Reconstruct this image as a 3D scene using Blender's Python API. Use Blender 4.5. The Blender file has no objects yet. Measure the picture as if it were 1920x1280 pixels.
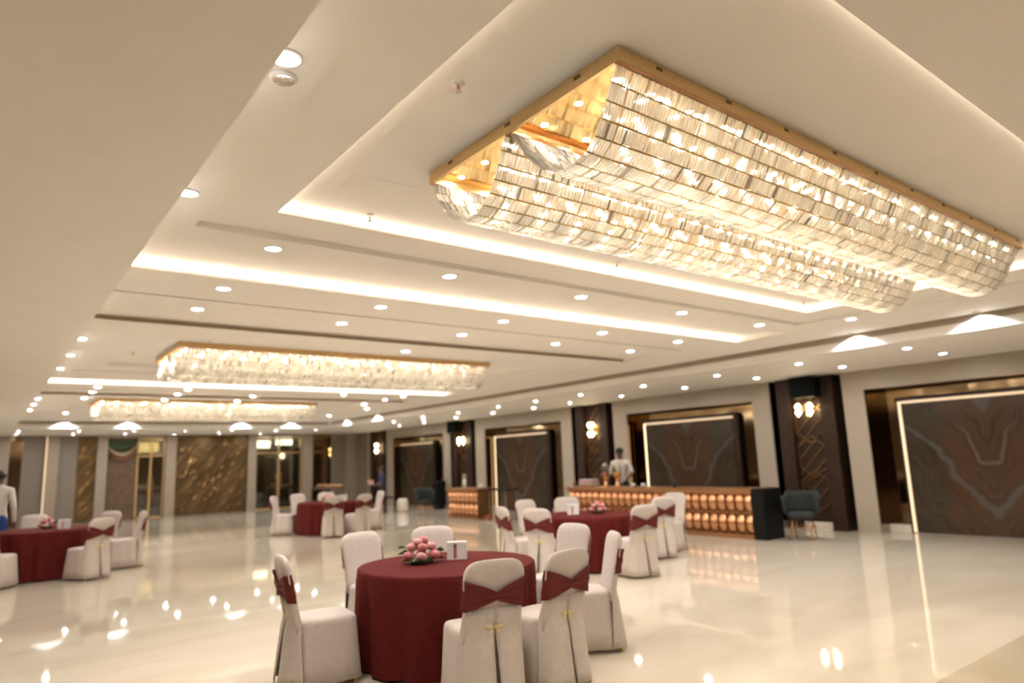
import bpy, bmesh, math, random
import numpy as np
from mathutils import Matrix, Vector
random.seed(7)
S = bpy.context.scene
COL = S.collection
PI = math.pi

# ------------------------------------------------------------------ camera
CAM_R = [[0.7924168400168761, -0.6088170569958842, -0.03764761305234216],
         [-0.07535715506751851, -0.15895546959790469, 0.9844056368515163],
         [0.6053072367300746, 0.7772225870339717, 0.17183771229395936]]
cam = bpy.data.cameras.new('camera')
cam.lens = 24.0; cam.sensor_width = 36.0; cam.clip_start = 0.05; cam.clip_end = 200
cam.dof.use_dof = True; cam.dof.focus_distance = 3.25; cam.dof.aperture_fstop = 1.25
co = bpy.data.objects.new('camera', cam); COL.objects.link(co)
r, u, f = (Vector(v) for v in CAM_R)
mw = Matrix.Identity(4)
for i in range(3):
    mw[i][0] = r[i]; mw[i][1] = u[i]; mw[i][2] = -f[i]
mw[2][3] = 1.6
co.matrix_world = mw
S.camera = co

# ------------------------------------------------------------------ world, exposure
W = bpy.data.worlds.new('world'); S.world = W; W.use_nodes = True
W.node_tree.nodes['Background'].inputs[0].default_value = (1.0, 0.86, 0.68, 1)
W.node_tree.nodes['Background'].inputs[1].default_value = 0.05
S.view_settings.view_transform = 'Standard'
S.view_settings.look = 'None'
S.view_settings.gamma = 1.0
S.view_settings.use_curve_mapping = False
S.view_settings.exposure = 2.2
cy = S.cycles
cy.max_bounces = 7; cy.diffuse_bounces = 5; cy.glossy_bounces = 3; cy.transmission_bounces = 3
cy.transparent_max_bounces = 6
cy.use_adaptive_sampling = True; cy.adaptive_threshold = 0.5; cy.adaptive_min_samples = 28
cy.caustics_reflective = False; cy.caustics_refractive = False
cy.sample_clamp_indirect = 4.0
cy.use_denoising = True
cy.use_light_tree = True
# light strengths
WARM = (1.0, 0.83, 0.62)
NEUT = (1.0, 0.95, 0.91)
COOL = (0.93, 0.95, 1.0)
DOWN = 128.0        # recessed downlights
COVE = 2.4         # cove strips
BEAM = 42.0         # narrow lamp inside the centre spots of each chandelier
CHAN = 135.0         # chandelier spots

# ------------------------------------------------------------------ materials
MATS = {}
def mat(name, col=(.8, .8, .8), rough=.5, metal=0.0, emit=None, es=0.0, coat=0.0, sheen=0.0, spec=None):
    if name in MATS: return MATS[name]
    m = bpy.data.materials.new(name); m.use_nodes = True
    b = m.node_tree.nodes['Principled BSDF']
    b.inputs['Base Color'].default_value = (*col, 1)
    b.inputs['Roughness'].default_value = rough
    b.inputs['Metallic'].default_value = metal
    if coat: b.inputs['Coat Weight'].default_value = coat
    if sheen: b.inputs['Sheen Weight'].default_value = sheen
    if spec is not None: b.inputs['Specular IOR Level'].default_value = spec
    if emit:
        b.inputs['Emission Color'].default_value = (*emit, 1)
        b.inputs['Emission Strength'].default_value = es
    MATS[name] = m
    return m
def N(m, t, **kw):
    n = m.node_tree.nodes.new(t)
    for k, v in kw.items(): setattr(n, k, v)
    return n
def L(m, a, ao, b, bi): m.node_tree.links.new(a.outputs[ao], b.inputs[bi])
def ramp(m, stops):
    n = N(m, 'ShaderNodeValToRGB'); e = n.color_ramp.elements
    while len(e) > 1: e.remove(e[-1])
    e[0].position = stops[0][0]; e[0].color = (*stops[0][1], 1)
    for p, c in stops[1:]:
        q = e.new(p); q.color = (*c, 1)
    return n
def grain(m, scale=40, amt=.06, bump=0.0, bscale=None):
    """subtle colour grain and relief on a plain principled material"""
    b = m.node_tree.nodes['Principled BSDF']
    c = b.inputs['Base Color'].default_value[:3]
    tc = N(m, 'ShaderNodeTexCoord'); no = N(m, 'ShaderNodeTexNoise')
    no.inputs['Scale'].default_value = scale; no.inputs['Detail'].default_value = 4
    L(m, tc, 'Object', no, 'Vector')
    rp = ramp(m, [(.3, tuple(x*(1-amt) for x in c)), (.7, tuple(min(1, x*(1+amt)) for x in c))])
    L(m, no, 'Fac', rp, 'Fac'); L(m, rp, 'Color', b, 'Base Color')
    if bump:
        bp = N(m, 'ShaderNodeBump'); bp.inputs['Strength'].default_value = bump; bp.inputs['Distance'].default_value = .01
        if bscale:
            n2 = N(m, 'ShaderNodeTexNoise'); n2.inputs['Scale'].default_value = bscale
            L(m, tc, 'Object', n2, 'Vector'); L(m, n2, 'Fac', bp, 'Height')
        else: L(m, no, 'Fac', bp, 'Height')
        L(m, bp, 'Normal', b, 'Normal')
    return m

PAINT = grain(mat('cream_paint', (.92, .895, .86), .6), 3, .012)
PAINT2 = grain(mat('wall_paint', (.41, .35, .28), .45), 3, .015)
GOLD = grain(mat('brushed_gold', (.74, .52, .26), .38, 1.0), 60, .05)
GOLDP = mat('polished_gold', (.86, .60, .26), .10, 1.0)
BRONZE = mat('bronze_mirror', (.24, .165, .09), .07, 1.0)
COPPER = grain(mat('copper', (.74, .40, .22), .26, 1.0), 20, .06)
COPPERD = mat('copper_frame', (.60, .33, .17), .3, 1.0)
WOOD = grain(mat('dark_walnut', (.030, .0145, .008), .45, spec=.3), 14, .25)
WOODL = grain(mat('lattice_gold', (.22, .115, .045), .35, .6), 20, .1)
BLACK = mat('black_plastic', (.004, .004, .0035), .5, spec=.2)
GREYP = grain(mat('grey_fabric_panel', (.27, .235, .205), .8), 90, .06)
WHITEP = mat('white_plastic', (.8, .78, .74), .4)
LINEN = grain(mat('chair_cover_fabric', (.54, .475, .425), .85, spec=.2), 30, .05, .25, 18)
SASH = grain(mat('maroon_sash', (.125, .018, .015), .6, spec=.2), 25, .12)
CLOTH = grain(mat('maroon_tablecloth', (.095, .013, .011), .8, spec=.06), 20, .10)
BOW = mat('cream_bow', (.66, .54, .30), .6)
BRASS = mat('brass_leg', (.60, .42, .12), .3, 1.0)
GRILLE = mat('grille_bronze', (.47, .40, .31), .5)
SHADE = mat('channel_shade', (.30, .23, .15), .6)  # brown that paints in the shade of the unlit channel faces
GREYCH = grain(mat('slate_upholstery', (.030, .034, .033), .8, spec=.2), 40, .1)
SKIN = mat('skin', (.16, .075, .045), .5)
HAIR = mat('hair', (.008, .007, .006), .5)
SHIRTW = mat('white_shirt', (.62, .56, .50), .7)
SHIRTB = mat('navy_shirt', (.018, .026, .085), .7)
TROUS = mat('dark_trousers', (.012, .012, .016), .7)
JEANS = mat('blue_jeans', (.02, .07, .28), .7)
PINK = mat('pink_rose', (.55, .17, .18), .6)
PINKL = mat('pale_rose', (.66, .32, .31), .6)
LEAF = mat('leaf_green', (.045, .075, .015), .5)
TILEW = mat('white_base', (.72, .66, .58), .25)
EM_DOWN = mat('downlight_lens', (.9, .9, .9), .4, emit=NEUT, es=DOWN)
EM_SOFF = mat('soffit_lens', (.9, .9, .9), .4, emit=(1.0, .95, .90), es=DOWN*.6)
EM_COVE = mat('cove_led', (.9, .85, .75), .5, emit=WARM, es=COVE)
EM_COVED = mat('cove_led_dim', (.9, .85, .75), .5, emit=WARM, es=COVE*.3)
EM_CHAN = mat('chandelier_spot', (.9, .9, .9), .4, emit=(1.0, .90, .74), es=CHAN)
EM_STRIP = mat('panel_led', (.9, .8, .6), .5, emit=(1.0, .74, .42), es=.42)
EM_STRIPT = mat('panel_led_dim', (.9, .8, .6), .5, emit=(1.0, .62, .36), es=.11)
EM_STRIPN = mat('panel_led_low', (.9, .8, .6), .5, emit=(1.0, .68, .40), es=.20)
EM_BULB = mat('sconce_bulb', (.9, .9, .8), .3, emit=(1.0, .80, .45), es=5.0)
for _m in (EM_DOWN, EM_SOFF, EM_CHAN): _m.cycles.emission_sampling = 'FRONT'
EM_PANEL = mat('lit_transom', (.9, .9, .85), .4, emit=(1.0, .90, .72), es=2.5)

def floor_mat():
    m = mat('polished_marble', (.8, .72, .6), .035)
    b = m.node_tree.nodes['Principled BSDF']; b.inputs['IOR'].default_value = 1.48
    tc = N(m, 'ShaderNodeTexCoord'); mp = N(m, 'ShaderNodeMapping'); mp.inputs['Scale'].default_value = (.45, 1.1, 1)
    mp.inputs['Rotation'].default_value = (0, 0, .25)
    n1 = N(m, 'ShaderNodeTexNoise'); n1.inputs['Scale'].default_value = .8; n1.inputs['Detail'].default_value = 7; n1.inputs['Distortion'].default_value = 1.6
    L(m, tc, 'Object', mp, 'Vector'); L(m, mp, 'Vector', n1, 'Vector')
    rp = ramp(m, [(.30, (.57, .495, .39)), (.45, (.60, .53, .42)), (.60, (.63, .56, .455)), (.72, (.60, .525, .41))])
    L(m, n1, 'Fac', rp, 'Fac'); L(m, rp, 'Color', b, 'Base Color')
    return m
FLOORM = floor_mat()

def marble_mat():
    """book-matched brown marble: mirrored about the slab centre line, V-shaped veins"""
    m = mat('brown_marble', (.1, .06, .04), .16)
    b = m.node_tree.nodes['Principled BSDF']; b.inputs['Specular IOR Level'].default_value = .35
    tc = N(m, 'ShaderNodeTexCoord'); sp = N(m, 'ShaderNodeSeparateXYZ'); L(m, tc, 'Object', sp, 'Vector')
    ab = N(m, 'ShaderNodeMath', operation='ABSOLUTE'); L(m, sp, 'Y', ab, 0)
    cb = N(m, 'ShaderNodeCombineXYZ'); L(m, ab, 0, cb, 'X'); L(m, sp, 'Z', cb, 'Y')
    n0 = N(m, 'ShaderNodeTexNoise'); n0.inputs['Scale'].default_value = 1.1; n0.inputs['Detail'].default_value = 5; L(m, cb, 'Vector', n0, 'Vector')
    # v = z - 1.25|y| + noise
    v1 = N(m, 'ShaderNodeMath', operation='MULTIPLY_ADD'); v1.inputs[1].default_value = -1.25; L(m, ab, 0, v1, 0); L(m, sp, 'Z', v1, 2)
    v2 = N(m, 'ShaderNodeMath', operation='MULTIPLY_ADD'); v2.inputs[1].default_value = 1.5; L(m, n0, 'Fac', v2, 0); L(m, v1, 0, v2, 2)
    cv = N(m, 'ShaderNodeCombineXYZ'); L(m, v2, 0, cv, 'X'); L(m, ab, 0, cv, 'Y')
    mp = N(m, 'ShaderNodeMapping'); mp.inputs['Scale'].default_value = (1.6, .45, 1); L(m, cv, 'Vector', mp, 'Vector')
    n1 = N(m, 'ShaderNodeTexNoise'); n1.inputs['Scale'].default_value = 1.7; n1.inputs['Detail'].default_value = 9; n1.inputs['Roughness'].default_value = .62; n1.inputs['Distortion'].default_value = .5
    L(m, mp, 'Vector', n1, 'Vector')
    rust = ramp(m, [(.30, (.028, .017, .011)), (.42, (.070, .038, .022)), (.50, (.085, .046, .027)), (.58, (.052, .034, .023)), (.68, (.125, .085, .058))])
    olive = ramp(m, [(.30, (.022, .016, .011)), (.44, (.046, .034, .023)), (.54, (.062, .048, .034)), (.62, (.036, .028, .021)), (.70, (.088, .075, .060))])
    L(m, n1, 'Fac', rust, 'Fac'); L(m, n1, 'Fac', olive, 'Fac')
    zo = N(m, 'ShaderNodeMath', operation='MULTIPLY_ADD'); zo.inputs[1].default_value = .9; L(m, n0, 'Fac', zo, 0); L(m, ab, 0, zo, 2)
    zr = N(m, 'ShaderNodeMapRange'); zr.inputs['From Min'].default_value = .95; zr.inputs['From Max'].default_value = 1.30; L(m, zo, 0, zr, 'Value')
    mx = N(m, 'ShaderNodeMix', data_type='RGBA'); L(m, zr, 'Result', mx, 0); L(m, rust, 'Color', mx, 6); L(m, olive, 'Color', mx, 7)
    w = N(m, 'ShaderNodeTexWave', wave_type='BANDS'); w.inputs['Scale'].default_value = .16; w.inputs['Distortion'].default_value = 2.5; w.inputs['Detail'].default_value = 3; w.inputs['Detail Scale'].default_value = 1.4
    L(m, cv, 'Vector', w, 'Vector')
    r2 = ramp(m, [(.0, (0, 0, 0)), (.955, (0, 0, 0)), (1.0, (.55, .55, .55))]); L(m, w, 'Fac', r2, 'Fac')
    m3 = N(m, 'ShaderNodeMix', data_type='RGBA'); L(m, r2, 'Color', m3, 0); L(m, mx, 2, m3, 6); m3.inputs[7].default_value = (.105, .105, .10, 1)
    L(m, m3, 2, b, 'Base Color')
    return m
MARBLE = marble_mat()

def gold_relief(name, c0, c1, c2, rough=.3):
    m = mat(name, c1, rough, .85)
    b = m.node_tree.nodes['Principled BSDF']
    tc = N(m, 'ShaderNodeTexCoord'); mp = N(m, 'ShaderNodeMapping'); mp.vector_type = 'TEXTURE'; mp.inputs['Rotation'].default_value = (0, -.95, 0); mp.inputs['Scale'].default_value = (2.2, 1, .35)
    L(m, tc, 'Object', mp, 'Vector')
    v = N(m, 'ShaderNodeTexNoise'); v.inputs['Scale'].default_value = 2.2; v.inputs['Detail'].default_value = 5
    L(m, mp, 'Vector', v, 'Vector')
    rp = ramp(m, [(.3, c0), (.5, c1), (.68, c2)]); L(m, v, 'Fac', rp, 'Fac'); L(m, rp, 'Color', b, 'Base Color')
    bp = N(m, 'ShaderNodeBump'); bp.inputs['Strength'].default_value = .35; bp.inputs['Distance'].default_value = .04
    L(m, v, 'Fac', bp, 'Height'); L(m, bp, 'Normal', b, 'Normal')
    return m
GOLDREL = gold_relief('gold_relief', (.13, .085, .045), (.17, .11, .056), (.25, .165, .085))

def crystal_mat():
    m = bpy.data.materials.new('crystal'); m.use_nodes = True; nt = m.node_tree; nt.nodes.clear()
    out = N(m, 'ShaderNodeOutputMaterial')
    g0 = N(m, 'ShaderNodeNewGeometry'); oi = N(m, 'ShaderNodeObjectInfo'); ad = N(m, 'ShaderNodeMath', operation='ADD'); L(m, g0, 'Random Per Island', ad, 0); L(m, oi, 'Random', ad, 1)
    g = N(m, 'ShaderNodeMath', operation='FRACT'); L(m, ad, 0, g, 0)
    tr = N(m, 'ShaderNodeBsdfTransparent'); tr.inputs[0].default_value = (1, .97, .92, 1)
    tl = N(m, 'ShaderNodeBsdfTranslucent'); tl.inputs[0].default_value = (1, .97, .92, 1)
    rf = N(m, 'ShaderNodeBsdfRefraction'); rf.inputs['Roughness'].default_value = .18; rf.inputs['IOR'].default_value = 1.45; rf.inputs[0].default_value = (1, .98, .94, 1)
    gl = N(m, 'ShaderNodeBsdfGlossy'); gl.inputs['Roughness'].default_value = .08; gl.inputs[0].default_value = (1, .97, .91, 1)
    df = N(m, 'ShaderNodeBsdfDiffuse'); df.inputs[0].default_value = (1, .97, .92, 1); ms = N(m, 'ShaderNodeMixShader'); ms.inputs[0].default_value = .5
    L(m, tl, 0, ms, 1); L(m, df, 0, ms, 2)
    m0 = N(m, 'ShaderNodeMixShader'); m1 = N(m, 'ShaderNodeMixShader'); m2 = N(m, 'ShaderNodeMixShader')
    m0.inputs[0].default_value = .62
    cr = ramp(m, [(.0, (.40, .38, .35)), (.04, (.6, .57, .52)), (.06, (1, .98, .94)), (.86, (1, .98, .94)), (.95, (.92, .84, .70))]); L(m, g, 0, cr, 'Fac'); L(m, cr, 'Color', tr, 0); L(m, cr, 'Color', rf, 0)
    L(m, tr, 0, m0, 1); L(m, rf, 0, m0, 2)
    r1 = N(m, 'ShaderNodeMapRange'); r1.inputs['To Min'].default_value = .12; r1.inputs['To Max'].default_value = .42
    L(m, g, 0, r1, 'Value'); L(m, r1, 'Result', m1, 'Fac')
    L(m, m0, 0, m1, 1); L(m, ms, 0, m1, 2)
    lw = N(m, 'ShaderNodeFresnel'); lw.inputs['IOR'].default_value = 1.75
    ma = N(m, 'ShaderNodeMath', operation='MULTIPLY_ADD'); ma.inputs[1].default_value = .8; ma.inputs[2].default_value = .06
    L(m, lw, 0, ma, 0); L(m, ma, 0, m2, 'Fac')
    L(m, m1, 0, m2, 1); L(m, gl, 0, m2, 2)
    L(m, m2, 0, out, 'Surface')
    return m
CRYSTAL = crystal_mat()
def glass_mat(name, tint, gloss=.12):
    m = bpy.data.materials.new(name); m.use_nodes = True; nt = m.node_tree; nt.nodes.clear()
    out = N(m, 'ShaderNodeOutputMaterial')
    tr = N(m, 'ShaderNodeBsdfTransparent'); tr.inputs[0].default_value = (*tint, 1)
    gl = N(m, 'ShaderNodeBsdfGlossy'); gl.inputs['Roughness'].default_value = .04
    mx = N(m, 'ShaderNodeMixShader'); mx.inputs[0].default_value = gloss
    L(m, tr, 0, mx, 1); L(m, gl, 0, mx, 2); L(m, mx, 0, out, 'Surface')
    return m
GLASS = glass_mat('door_glass', (.55, .56, .50), .22)
CLEARG = glass_mat('clear_glass', (.9, .88, .84), .15)

# ------------------------------------------------------------------ mesh helpers
def link(o, parent=None):
    COL.objects.link(o)
    if parent is not None: o.parent = parent
    return o
class MB:
    def __init__(self): self.v = []; self.f = []
    def add(self, vs, fs):
        n = len(self.v); self.v += [tuple(p) for p in vs]; self.f += [tuple(i+n for i in q) for q in fs]; return self
    def box(self, x0, x1, y0, y1, z0, z1):
        return self.add([(x0,y0,z0),(x1,y0,z0),(x1,y1,z0),(x0,y1,z0),(x0,y0,z1),(x1,y0,z1),(x1,y1,z1),(x0,y1,z1)],
                        [(3,2,1,0),(4,5,6,7),(0,1,5,4),(1,2,6,5),(2,3,7,6),(3,0,4,7)])
    def lathe(self, prof, n=24, c=(0,0,0), cap=True):
        vs = []; fs = []
        for (rr, z) in prof:
            for k in range(n):
                a = 2*PI*k/n; vs.append((c[0]+rr*math.cos(a), c[1]+rr*math.sin(a), c[2]+z))
        for i in range(len(prof)-1):
            for k in range(n):
                k2 = (k+1) % n; fs.append((i*n+k, i*n+k2, (i+1)*n+k2, (i+1)*n+k))
        if cap:
            fs.append(tuple(range(n-1, -1, -1))); fs.append(tuple((len(prof)-1)*n+k for k in range(n)))
        return self.add(vs, fs)
    def tube(self, pts, rad, n=8, cap=True):
        pts = [Vector(p) for p in pts]; vs = []; fs = []
        rs = rad if isinstance(rad, (list, tuple)) else [rad]*len(pts)
        up = Vector((0.123, .31, .94)).normalized()
        for i, p in enumerate(pts):
            d = (pts[min(i+1, len(pts)-1)] - pts[max(i-1, 0)]).normalized()
            a = d.cross(up)
            if a.length < .05: a = d.cross(Vector((1, 0, 0)))
            a.normalize(); b = d.cross(a)
            for k in range(n):
                t = 2*PI*k/n; vs.append(p + rs[i]*(math.cos(t)*a + math.sin(t)*b))
        for i in range(len(pts)-1):
            for k in range(n):
                k2 = (k+1) % n; fs.append((i*n+k, i*n+k2, (i+1)*n+k2, (i+1)*n+k))
        if cap:
            fs.append(tuple(range(n-1, -1, -1))); fs.append(tuple((len(pts)-1)*n+k for k in range(n)))
        return self.add(vs, fs)
    def rings(self, rings, cap0=True, cap1=True):
        n = len(rings[0]); vs = [p for rg in rings for p in rg]; fs = []
        for i in range(len(rings)-1):
            for k in range(n):
                k2 = (k+1) % n; fs.append((i*n+k, i*n+k2, (i+1)*n+k2, (i+1)*n+k))
        if cap0: fs.append(tuple(range(n-1, -1, -1)))
        if cap1: fs.append(tuple((len(rings)-1)*n+k for k in range(n)))
        return self.add(vs, fs)
    def sheet(self, grid, th):
        """closed slab from a grid of points; th = offset vector"""
        R = len(grid); C = len(grid[0]); th = Vector(th)
        vs = [Vector(p) for row in grid for p in row]; vs += [p+th for p in vs]; m = R*C; fs = []
        for i in range(R-1):
            for j in range(C-1):
                a = i*C+j; b = a+1; c = a+C+1; d = a+C
                fs.append((a, b, c, d)); fs.append((d+m, c+m, b+m, a+m))
        edge = [(0, j) for j in range(C)] + [(i, C-1) for i in range(1, R)] + [(R-1, j) for j in range(C-2, -1, -1)] + [(i, 0) for i in range(R-2, 0, -1)]
        for k in range(len(edge)):
            a = edge[k]; b = edge[(k+1) % len(edge)]
            ia = a[0]*C+a[1]; ib = b[0]*C+b[1]
            fs.append((ib, ia, ia+m, ib+m))
        return self.add(vs, fs)
    def sphere(self, c, r, n=10, sq=(1,1,1)):
        prof = []
        rings = []
        for i in range(1, n):
            t = PI*i/n
            rings.append([(c[0]+sq[0]*r*math.sin(t)*math.cos(2*PI*k/(n*2)), c[1]+sq[1]*r*math.sin(t)*math.sin(2*PI*k/(n*2)), c[2]-sq[2]*r*math.cos(t)) for k in range(n*2)])
        return self.rings(rings)
    def mesh(self, name, m, smooth=False):
        me = bpy.data.meshes.new(name); me.from_pydata([tuple(p) for p in self.v], [], self.f)
        bm = bmesh.new(); bm.from_mesh(me); bmesh.ops.recalc_face_normals(bm, faces=bm.faces); bm.to_mesh(me); bm.free()
        if m is not None: me.materials.append(m)
        if smooth:
            me.polygons.foreach_set('use_smooth', [True]*len(me.polygons))
        me.update(); return me
    def build(self, name, m, parent=None, smooth=False, bevel=0.0, loc=None):
        o = bpy.data.objects.new(name, self.mesh(name, m, smooth)); link(o, parent)
        if loc is not None: o.location = loc
        if bevel:
            b = o.modifiers.new('bevel', 'BEVEL'); b.width = bevel; b.segments = 2; b.limit_method = 'ANGLE'
        return o
def box(name, b, m, parent=None, bevel=0.0):
    return MB().box(*b).build(name, m, parent, bevel=bevel)
def obj(name, me, parent=None, loc=(0,0,0), rz=0.0):
    o = bpy.data.objects.new(name, me); link(o, parent); o.location = loc; o.rotation_euler = (0, 0, rz); return o
def thing(name, label, cat, loc=(0,0,0), rz=0.0, group=None):
    o = bpy.data.objects.new(name, None); link(o); o.empty_display_size = .1
    o.location = loc; o.rotation_euler = (0, 0, rz); o['label'] = label; o['category'] = cat
    if group: o['group'] = group
    return o
def tag(o, label, cat, group=None):
    o['label'] = label; o['category'] = cat
    if group: o['group'] = group
    return o
def struct(name, label=None, cat=None):
    o = bpy.data.objects.new(name, None); link(o); o['kind'] = 'structure'
    if label: o['label'] = label
    if cat: o['category'] = cat
    return o
def setstruct(o, label, cat):
    o['kind'] = 'structure'; o['label'] = label; o['category'] = cat; return o
def copy_tree(o, parent=None):
    c = o.copy(); COL.objects.link(c); c.parent = parent
    for ch in o.children: copy_tree(ch, c)
    return c
def plate(rect, holes, z0, z1):
    """slab with rectangular holes, as one mesh builder"""
    xs = sorted({rect[0], rect[1], *[h[0] for h in holes], *[h[1] for h in holes]})
    ys = sorted({rect[2], rect[3], *[h[2] for h in holes], *[h[3] for h in holes]})
    xs = [x for x in xs if rect[0] <= x <= rect[1]]; ys = [y for y in ys if rect[2] <= y <= rect[3]]
    b = MB()
    def solid(i, j):
        if not (0 <= i < len(xs)-1 and 0 <= j < len(ys)-1): return False
        mx = (xs[i]+xs[i+1])/2; my = (ys[j]+ys[j+1])/2
        return not any(h[0] < mx < h[1] and h[2] < my < h[3] for h in holes)
    for i in range(len(xs)-1):
        for j in range(len(ys)-1):
            if not solid(i, j): continue
            x0, x1, y0, y1 = xs[i], xs[i+1], ys[j], ys[j+1]
            b.add([(x0,y0,z0),(x0,y1,z0),(x1,y1,z0),(x1,y0,z0)], [(0,1,2,3)])
            b.add([(x0,y0,z1),(x1,y0,z1),(x1,y1,z1),(x0,y1,z1)], [(0,1,2,3)])
            if not solid(i-1, j): b.add([(x0,y0,z0),(x0,y0,z1),(x0,y1,z1),(x0,y1,z0)], [(0,1,2,3)])
            if not solid(i+1, j): b.add([(x1,y0,z0),(x1,y1,z0),(x1,y1,z1),(x1,y0,z1)], [(0,1,2,3)])
            if not solid(i, j-1): b.add([(x0,y0,z0),(x1,y0,z0),(x1,y0,z1),(x0,y0,z1)], [(0,1,2,3)])
            if not solid(i, j+1): b.add([(x0,y1,z0),(x0,y1,z1),(x1,y1,z1),(x1,y1,z0)], [(0,1,2,3)])
    return b

# ================================================================== SETTING
XW = 13.5; YB = 29.3; ZS = 3.08; ZC = 3.30; ZB = 3.345; ZT = 3.41
XF = 10.4; YF = 24.9; XL = .758
fl = MB().add([(-6,-5,0),(15,-5,0),(15,32,0),(-6,32,0)], [(0,1,2,3)]).build('floor', FLOORM)
setstruct(fl, 'polished cream marble floor mirroring the lights', 'floor')

BORD = grain(mat('border_marble', (.50, .42, .30), .05), .9, .08)
box('border_slab', (-6, 14, -5, 2.23, 0, .002), BORD, fl)

ceil = struct('ceiling', 'cream stepped ceiling with lit coves and sunken trays', 'ceiling')
TRAYS = [(1.11, 4.50), (9.62, 12.55), (17.75, 20.45)]
STEPS = [(.62, 4.94), (9.10, 13.05), (17.2, 21.0)]
CHX = (0.5, 9.3)
LIT = [(5.37, 6.22), (14.0, 14.85)]
DIM = [(7.80, 8.54), (16.05, 16.85)]
holes = [(1.07, 8.92, a, b) for a, b in STEPS] + [(CHX[0], CHX[1], a, b) for a, b in LIT] + [(CHX[0], 9.25, a, b) for a, b in DIM]
plate((XL-.3, XF+.02, -5, YF+.02), holes, ZC, ZC+.3).build('main_panel', PAINT, ceil)
for (a, b), (c, d) in zip(STEPS, TRAYS):
    plate((1.06, 8.93, a-.01, b+.01), [(1.50, 8.37, c, d)], ZB, ZB+.2).build('step_panel', PAINT, ceil)
    box('tray_panel', (1.49, 8.38, c-.01, d+.01, ZT, ZT+.1), PAINT, ceil)
for a, b in LIT:
    box('channel_panel', (CHX[0]-.01, CHX[1]+.01, a-.01, b+.01, ZC+.082, ZC+.15), PAINT, ceil)
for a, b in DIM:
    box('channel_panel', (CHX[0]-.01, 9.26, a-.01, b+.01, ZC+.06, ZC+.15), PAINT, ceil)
    box('channel_shade_strip', (CHX[0], 9.2, b-.012, b-.001, ZC+.006, ZC+.048), SHADE, ceil)  # dark strip on the far face, painted stand-in for its shade
# thin shadow joints between the two inner rows of downlights
for y in (7.11, 15.6):
    box('shadow_joint', (CHX[0], 9.1, y-.012, y+.012, ZC-.004, ZC+.002), SHADE if False else PAINT2, ceil)
# cove LED profiles
c, d = TRAYS[0]; z0, z1 = ZB+.022, ZB+.058
box('cove_light', (1.505, 8.365, d-.006, d-.001, z0, z1), EM_COVE, ceil)
box('cove_light', (1.505, 8.365, c+.001, c+.006, z0, z1), EM_COVED, ceil)
box('cove_light', (1.501, 1.506, c+.01, d-.01, z0, z1), EM_COVED, ceil)
box('cove_light', (8.364, 8.369, c+.01, d-.01, z0, z1), EM_COVE, ceil)
for a, b in LIT:
    box('cove_light', (CHX[0], CHX[1]-.01, b-.006, b-.001, ZC+.026, ZC+.074), EM_COVE, ceil)
# soffits
box('side_soffit', (-6, XL, -5, YF, ZS, 3.6), PAINT, ceil)
box('side_soffit', (XF, 14.4, -5, YB+.5, ZS, 3.6), PAINT, ceil)
box('end_soffit', (-6, XF, YF, YB+2.2, ZS, 3.6), PAINT, ceil)
box('roof_slab', (-6, 14.4, -5, YB+2.2, 3.6, 3.7), PAINT, ceil)
# linear air grilles on the soffit fascia
def grille_mesh(w):
    b = MB(); b.box(-w/2+.006, w/2-.006, .006, .010, 0, .088)
    for k in range(6): b.box(-w/2+.006, w/2-.006, -.004, .008, .004+k*.0145, .011+k*.0145)
    b.box(-w/2, -w/2+.01, -.006, .01, 0, .088); b.box(w/2-.01, w/2, -.006, .01, 0, .088)
    return b.mesh('air_grille', GRILLE)
gm = grille_mesh(.42)
y = -.6
while y < YF-.3:
    obj('air_grille', gm, ceil, (XF-.011, y+.21, 3.210), PI/2).rotation_euler = (0, 0, -PI/2); y += .42
x = XL+.05
while x < XF-.3:
    obj('air_grille', gm, ceil, (x+.21, YF-.011, 3.210)); x += .42

# ---- right wall
wr = struct('wall_right', 'cream wall of piers and headers framing mirrors and marble panels', 'wall')
XD = 13.98
OPEN = [(2.35, 6.30), (8.75, 12.54), (15.15, 19.05), (21.70, 25.60)]
RECS = [(6.72, 8.32), (13.03, 14.69), (19.60, 21.22), (26.20, 27.72)]
piers = [(-5, 2.35), (6.30, 6.72), (8.32, 8.75), (12.54, 13.03), (14.69, 15.15), (19.05, 19.60), (21.22, 21.70), (25.60, 26.20), (27.72, 27.92)]
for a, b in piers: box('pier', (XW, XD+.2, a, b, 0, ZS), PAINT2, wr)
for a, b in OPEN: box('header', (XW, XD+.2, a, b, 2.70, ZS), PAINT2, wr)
box('pier', (XW+.03, XD+.2, 27.92, YB+.3, 0, ZS), WOOD, wr)
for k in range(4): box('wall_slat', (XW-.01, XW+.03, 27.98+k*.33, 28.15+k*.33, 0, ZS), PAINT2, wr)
for a, b in OPEN: box('mirror_panel', (XD, XD+.02, a, b, .14, 2.70), BRONZE, wr)
for a, b in RECS: box('mirror_panel', (XD, XD+.02, a, b, .14, ZS), BRONZE, wr)
for a, b in OPEN:
    for yy in (a, b-.006): box('jamb_mirror', (XW+.03, XD, yy, yy+.006, .14, 2.70), BRONZE, wr)
    box('soffit_mirror', (XW+.03, XD, a+.006, b-.006, 2.692, 2.70), BRONZE, wr)
for a, b in RECS:
    for yy in (a, b-.006): box('jamb_mirror', (XW+.03, XD, yy, yy+.006, .14, ZS), BRONZE, wr)
box('backing', (XD+.02, XD+.2, -5, YB, 0, ZS), WOOD, wr)
bb = struct('baseboard_right', 'low white plinth at the foot of the mirrored recesses', 'baseboard')
for a, b in OPEN+RECS: box('plinth', (XD-.10, XD, a, b, 0, .14), TILEW, bb)

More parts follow.
